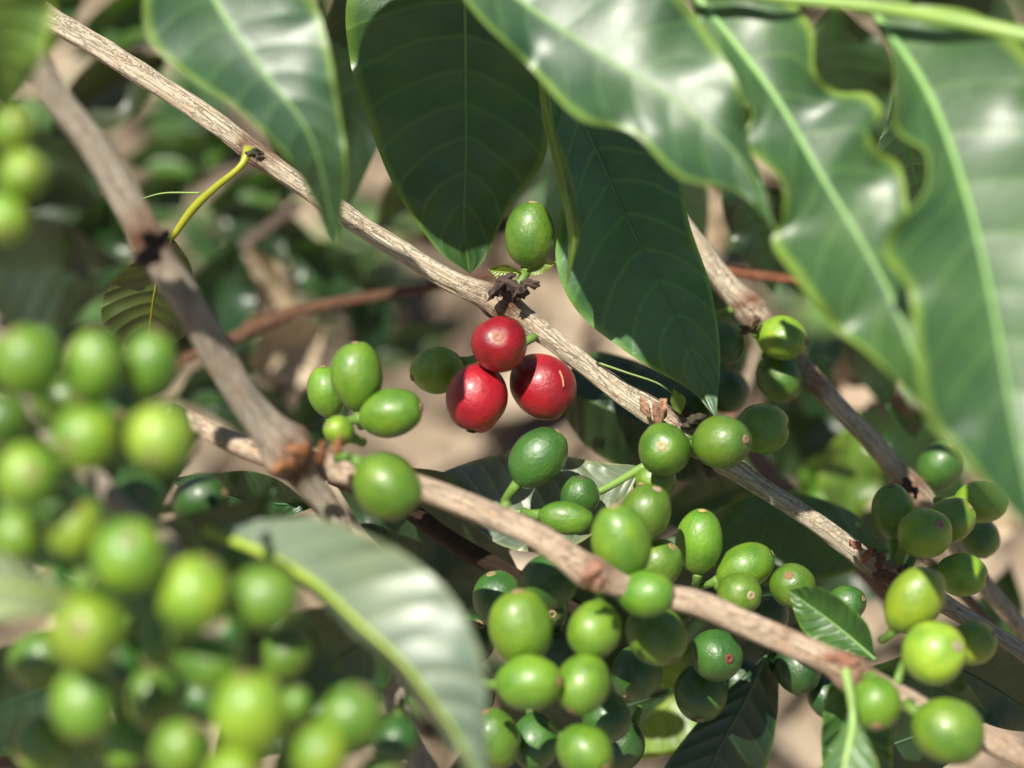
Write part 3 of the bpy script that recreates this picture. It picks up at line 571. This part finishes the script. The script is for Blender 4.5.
# the scratch: a thin raised line that follows the skin
S = spline([(559, 371), (562, 379), (563, 387)], 14); V = []; F = []
def on_berry(x, y, cx, cy, r, z, lift=1.0):
    dx, dy = (x - cx) / r, (cy - y) / r; h = math.sqrt(max(0.0, 1 - dx * dx - dy * dy)); return P(cx, cy, z) + (RT * dx + UP * dy - FW * h * 1.04) * (r * z / FOC) * lift
W = [on_berry(s[0], s[1], 543, 385.5, 33.4, .592, 1.0) for s in S]
V, F, U = tube_data(W, [.00022 + .00018 * abs(noise.noise(Vector((i * .7, 0, 0)))) for i in range(14)], 6)
mi = r3.rotation_euler.to_quaternion().inverted()
sc_ = mesh_obj('scratch', [mi @ (v - r3.location) for v in V], F, M['scar'], None, (.55, .30, .14)); sc_.parent = r3

gm, gb = 'green cherries on the tan branch', 'green cherries in the middle cluster'
berry(437, 370, 24, .600, (-.93, -.28, .25), 1.17, 'lime', 'green cherry touching the left side of the red trio', gm)
berry(530, 235, 25, .600, (.10, .98, .12), 1.36, 'mid', 'single oval green cherry standing upright above the tan branch', gm, (.42, .32, .12))
berry(538, 458, 27, .590, (.60, .75, .0), 1.28, 'deep', 'dark green oval cherry on a short stalk below the red cherries', gm, stalk=(506, 506, .55))
berry(664, 450, 27, .583, (-.16, .18, 1), 1.06, 'mid', 'round green cherry with a pale ringed scar facing out, left of the scarred pair', gm, (.50, .42, .22))
berry(722, 442, 28, .580, (.72, .10, .68), 1.12, 'mid', 'green cherry overlapped by the tip of the long dark leaf, scar on its right', gm, (.28, .17, .11))
berry(762, 429, 26, .598, (.93, .12, .22), 1.08, 'fresh', 'green cherry with a reddish brown tip, rightmost of the scarred pair on the tan branch', gm, (.22, .09, .05))
berry(782, 338, 22.5, .634, (.86, -.18, .45), 1.22, 'lime', 'upper bright green cherry at the joint of the right branch', gm, (.28, .2, .12))
berry(779, 377, 24, .645, (.42, -.80, .3), 1.12, 'mid', 'lower bright green cherry hanging under the joint of the right branch', gm)
berry(723, 342, 22, .640, (.2, -.9, .2), 1.1, 'deep', 'dark cherry half hidden by the long leaf, upper of two', gm)
berry(727, 390, 21, .665, (.2, -.9, .2), 1.12, 'deep', 'dark blurred cherry half hidden by the long leaf, lower of two', gm)
berry(654, 480, 22, .603, (-.5, -.2, .6), 1.1, 'fresh', 'green cherry peeping out under the round pale scarred one', gm)
berry(700, 542, 24, .590, (.06, .98, .16), 1.40, 'fresh', 'upright oval green cherry with a bright highlight above the pinkish branch', gb, (.45, .35, .12))
berry(745, 567, 23.5, .592, (.86, .42, .0), 1.36, 'fresh', 'tilted oval green cherry right of the upright one', gb)
berry(739, 593, 22.5, .578, (.42, -.02, .9), 1.1, 'mid', 'small green cherry with a ringed scar right above the pinkish branch', gb, (.45, .35, .2))
berry(793, 586, 23.5, .588, (-.25, .45, .75), 1.1, 'mid', 'green cherry with a brown withered patch beside the folded leaf', gb, (.32, .16, .09))
berry(846, 604, 19, .600, (.5, .2, .3), 1.08, 'deep', 'dark green cherry behind the small folded leaf', gb)
berry(621, 542, 30, .545, (-.18, .92, .25), 1.34, 'fresh', 'large oval green cherry standing above the knot of the pinkish branch', gb, (.3, .26, .12))
berry(645, 514, 26, .572, (.35, .75, .3), 1.2, 'mid', 'green cherry behind the right shoulder of the large oval one', gb, (.4, .28, .2))
berry(646, 594, 24.5, .540, (.88, .05, .42), 1.28, 'fresh', 'bright green cherry with a brown scar right of the branch knot', gb, (.34, .19, .10))
berry(657, 564, 25, .578, (.4, .5, .3), 1.08, 'mid', 'shaded cherry between the large oval one and the bright scarred one', gb)
berry(594, 630, 27.5, .540, (-.2, -.9, .35), 1.10, 'fresh', 'bright cherry hanging on a pale stalk straight below the branch knot', gb, stalk=(598, 585, .538))
berry(520, 628, 33, .540, (-.05, .95, .2), 1.20, 'fresh', 'big oval cherry at the left of the middle cluster with a soft highlight', gb)
berry(529, 683, 29, .530, (.88, .10, .40), 1.20, 'fresh', 'cherry with a brown scar just under the big oval one', gb, (.36, .20, .10))
berry(584, 684, 27.5, .535, (-.4, -.8, .4), 1.18, 'fresh', 'bright cherry right of the brown scarred one in the lower middle', gb)
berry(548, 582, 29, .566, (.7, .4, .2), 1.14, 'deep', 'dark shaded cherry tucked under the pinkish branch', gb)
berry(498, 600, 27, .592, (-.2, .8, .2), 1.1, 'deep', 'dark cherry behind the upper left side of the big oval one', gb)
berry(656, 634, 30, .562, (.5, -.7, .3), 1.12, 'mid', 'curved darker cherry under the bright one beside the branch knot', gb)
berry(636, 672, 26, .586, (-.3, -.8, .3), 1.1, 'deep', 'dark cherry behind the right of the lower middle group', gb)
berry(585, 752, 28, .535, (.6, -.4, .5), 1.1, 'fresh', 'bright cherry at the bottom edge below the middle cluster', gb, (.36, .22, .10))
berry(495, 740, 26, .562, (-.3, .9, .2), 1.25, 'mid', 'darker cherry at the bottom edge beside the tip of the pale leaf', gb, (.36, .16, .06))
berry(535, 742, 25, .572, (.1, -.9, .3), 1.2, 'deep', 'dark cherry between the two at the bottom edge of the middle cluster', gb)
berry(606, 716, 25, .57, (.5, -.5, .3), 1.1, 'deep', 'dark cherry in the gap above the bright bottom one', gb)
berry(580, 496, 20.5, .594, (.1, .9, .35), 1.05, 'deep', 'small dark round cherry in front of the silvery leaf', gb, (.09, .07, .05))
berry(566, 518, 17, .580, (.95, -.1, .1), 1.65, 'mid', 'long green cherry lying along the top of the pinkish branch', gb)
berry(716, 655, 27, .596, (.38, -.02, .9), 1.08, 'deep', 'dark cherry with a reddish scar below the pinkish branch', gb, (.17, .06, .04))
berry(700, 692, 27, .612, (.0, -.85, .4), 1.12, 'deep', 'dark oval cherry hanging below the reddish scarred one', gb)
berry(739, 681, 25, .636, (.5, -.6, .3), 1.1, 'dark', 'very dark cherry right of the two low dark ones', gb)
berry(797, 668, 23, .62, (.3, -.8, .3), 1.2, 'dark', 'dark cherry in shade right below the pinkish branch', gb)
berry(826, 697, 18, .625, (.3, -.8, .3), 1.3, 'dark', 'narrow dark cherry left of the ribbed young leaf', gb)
gj = 'green cherries left of the red trio'
berry(387, 486, 32, .521, (.75, -.60, .25), 1.17, 'fresh', 'large green cherry hanging below the fork at the start of the pinkish branch', gj, stalk=(335, 458, .53))
berry(391, 413, 25, .560, (.95, .18, .2), 1.32, 'fresh', 'blurred oval cherry lying level left of the red trio', gj)
berry(357, 377, 26.5, .566, (-.05, .98, .1), 1.36, 'fresh', 'tall upright oval cherry left of the red trio', gj)
berry(327, 392, 20, .580, (-.15, .95, .1), 1.35, 'fresh', 'narrow cherry behind the tall upright one', gj)
berry(339, 431, 15, .555, (-.5, .3, .5), 1.1, 'lime', 'tiny yellow green undeveloped cherry at the base of the small left group', gj)
gr_ = 'green cherries at the right edge'
berry(925, 533, 26.5, .590, (.35, .35, .82), 1.12, 'lime', 'round green cherry with a pinkish scar at the lower end of the right branch', gr_, (.40, .22, .20))
berry(951, 521, 23, .606, (.6, .5, .3), 1.12, 'lime', 'green cherry hugging the right side of the pinkish scarred one', gr_)
berry(981, 502, 21.5, .618, (.98, .0, .1), 1.28, 'lime', 'level oval cherry nearest the tip of the far right leaf', gr_)
berry(980, 537, 20, .640, (.2, -.9, .2), 1.1, 'mid', 'dark cherry under the level oval one at the right', gr_)
berry(893, 512, 22, .612, (-.1, .9, .25), 1.36, 'mid', 'dark green oval cherry left of the lower end of the right branch', gr_)
berry(940, 466, 23, .655, (.3, .6, .3), 1.15, 'deep', 'dark cherry tucked behind the tip of the left wavy leaf', gr_)
berry(962, 575, 22.5, .598, (.85, -.15, .3), 1.16, 'lime', 'green cherry right of the lime one above the brown branch end', gr_)
gl = 'bright cherries on the pinkish branch at the right'
berry(914, 600, 28.5, .545, (.48, .82, .2), 1.32, 'lime', 'large oval lime cherry leaning up to the right above the branch', gl)
berry(934, 653, 32, .533, (.55, .28, .72), 1.06, 'yel', 'round yellow lime cherry with a grey pink scar', gl, (.40, .30, .22))
berry(973, 643, 22, .560, (.5, .3, .3), 1.12, 'lime', 'small lime cherry behind the right side of the yellow lime one', gl)
berry(875, 703, 27, .528, (-.05, -.78, .62), 1.04, 'fresh', 'small round cherry with a pinkish scar at its bottom, below the branch', gl, (.42, .24, .17))
berry(948, 731, 33, .525, (.75, -.45, .2), 1.12, 'fresh', 'big soft green cherry over the branch near the bottom right corner', gl)
gf = 'large blurred cherries near the camera'
near = [(27, 362, 36, .425, (-.3, .7, .5), 1.06, 'fresh', 'blurred cherry at the left end of the top row'), (95, 366, 31, .43, (.1, .95, .2), 1.22, 'fresh', 'blurred upright cherry in the middle of the top row'),
    (150, 364, 29, .438, (.2, .9, .2), 1.22, 'mid', 'blurred cherry at the right end of the top row beside the thick branch'), (86, 437, 34, .425, (-.3, -.2, .8), 1.05, 'lime', 'blurred cherry left of the yellowest one in the second row'),
    (160, 438, 35, .42, (-.1, -.5, .8), 1.06, 'yel', 'yellowest round cherry of the near cluster'), (28, 476, 34, .42, (.3, .1, .9), 1.03, 'lime', 'blurred cherry at the left of the third row'),
    (3, 420, 27, .44, (-.5, .1, .5), 1.1, 'mid', 'blurred cherry cut by the left edge between the first and third rows'), (75, 529, 31, .43, (.2, .6, .6), 1.06, 'lime', 'blurred cherry above the big yellowish one in the left group'),
    (16, 535, 26, .435, (.3, -.8, .3), 1.1, 'fresh', 'blurred cherry at the left edge just above the pale leaf'), (130, 557, 38, .415, (.1, .5, .8), 1.07, 'lime', 'very large blurred cherry in the centre of the near cluster'),
    (193, 595, 37, .42, (.4, .8, .3), 1.12, 'lime', 'large blurred cherry leaning right, below the centre one'), (264, 598, 34, .43, (.9, -.1, .3), 1.08, 'fresh', 'blurred cherry beside the base of the pale curved leaf'),
    (89, 632, 40, .412, (-.1, .2, .9), 1.04, 'lime', 'biggest round cherry of the near cluster, right of the yellow leaf base'), (208, 662, 29, .432, (.9, -.2, .3), 1.25, 'fresh', 'blurred level cherry with a brownish right end'),
    (84, 704, 34, .42, (.1, -.9, .3), 1.16, 'fresh', 'blurred cherry below the biggest one at the lower left'), (153, 699, 27, .45, (.0, .9, .2), 1.2, 'mid', 'darker blurred cherry between the two bigger lower left ones'),
    (181, 750, 31, .43, (.4, .7, .4), 1.1, 'fresh', 'blurred cherry at the bottom edge left of the large oval one'), (250, 714, 38, .42, (-.1, .8, .3), 1.12, 'lime', 'large blurred oval cherry near the bottom left of the pale leaf'),
    (295, 706, 17, .44, (.2, .8, .3), 1.25, 'fresh', 'smallest blurred cherry right of the large oval one'), (351, 719, 33, .43, (.4, .8, .3), 1.08, 'fresh', 'blurred cherry just left of the pale leaf at the bottom'),
    (320, 752, 28, .425, (-.2, -.8, .3), 1.1, 'lime', 'blurred cherry at the bottom edge under the one beside the pale leaf'), (232, 776, 30, .42, (.5, .2, .5), 1.1, 'lime', 'blurred cherry cut by the bottom edge under the large oval one'),
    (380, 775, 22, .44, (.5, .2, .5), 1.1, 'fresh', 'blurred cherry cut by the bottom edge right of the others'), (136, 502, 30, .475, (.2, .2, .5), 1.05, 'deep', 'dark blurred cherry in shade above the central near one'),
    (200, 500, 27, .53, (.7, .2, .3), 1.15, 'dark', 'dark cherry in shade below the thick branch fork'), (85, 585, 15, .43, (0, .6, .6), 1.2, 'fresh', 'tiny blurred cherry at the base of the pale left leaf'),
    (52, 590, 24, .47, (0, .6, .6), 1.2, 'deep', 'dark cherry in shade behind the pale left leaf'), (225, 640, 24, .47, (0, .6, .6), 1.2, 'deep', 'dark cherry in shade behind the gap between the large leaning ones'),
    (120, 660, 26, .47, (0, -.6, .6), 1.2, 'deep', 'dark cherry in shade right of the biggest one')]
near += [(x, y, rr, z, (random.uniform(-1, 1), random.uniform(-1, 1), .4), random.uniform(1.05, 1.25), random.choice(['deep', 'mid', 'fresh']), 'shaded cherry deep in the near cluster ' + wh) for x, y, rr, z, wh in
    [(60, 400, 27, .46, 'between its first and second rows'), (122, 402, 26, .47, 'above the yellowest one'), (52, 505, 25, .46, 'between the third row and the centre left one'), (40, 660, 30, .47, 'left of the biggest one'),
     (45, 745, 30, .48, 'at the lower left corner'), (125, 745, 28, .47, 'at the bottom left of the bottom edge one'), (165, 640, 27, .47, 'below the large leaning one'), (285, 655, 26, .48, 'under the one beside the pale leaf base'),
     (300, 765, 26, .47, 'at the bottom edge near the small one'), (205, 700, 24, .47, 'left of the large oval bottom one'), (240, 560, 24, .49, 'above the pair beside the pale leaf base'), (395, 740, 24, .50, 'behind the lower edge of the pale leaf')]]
for a in near: berry(*a[:8], gf)
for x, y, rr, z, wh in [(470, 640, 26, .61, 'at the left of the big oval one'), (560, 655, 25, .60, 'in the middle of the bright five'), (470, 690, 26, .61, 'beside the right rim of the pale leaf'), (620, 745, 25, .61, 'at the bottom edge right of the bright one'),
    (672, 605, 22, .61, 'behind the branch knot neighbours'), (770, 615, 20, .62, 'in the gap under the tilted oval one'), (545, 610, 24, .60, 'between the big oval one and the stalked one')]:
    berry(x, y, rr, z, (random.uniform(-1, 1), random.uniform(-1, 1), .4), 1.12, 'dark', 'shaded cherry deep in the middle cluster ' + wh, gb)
gt = 'pale cherries at the upper left edge'
for a in [(13, 130, 22, .425, (.4, .3, .7), 1.08, 'lime', 'highest of the three blurred cherries at the left edge below the corner leaf'), (22, 175, 25, .42, (.6, .2, .6), 1.1, 'lime', 'middle one of the three blurred cherries below the corner leaf'),
    (4, 218, 25, .42, (.2, -.5, .7), 1.1, 'yel', 'lowest of the three blurred cherries below the corner leaf')]: berry(*a, gt)
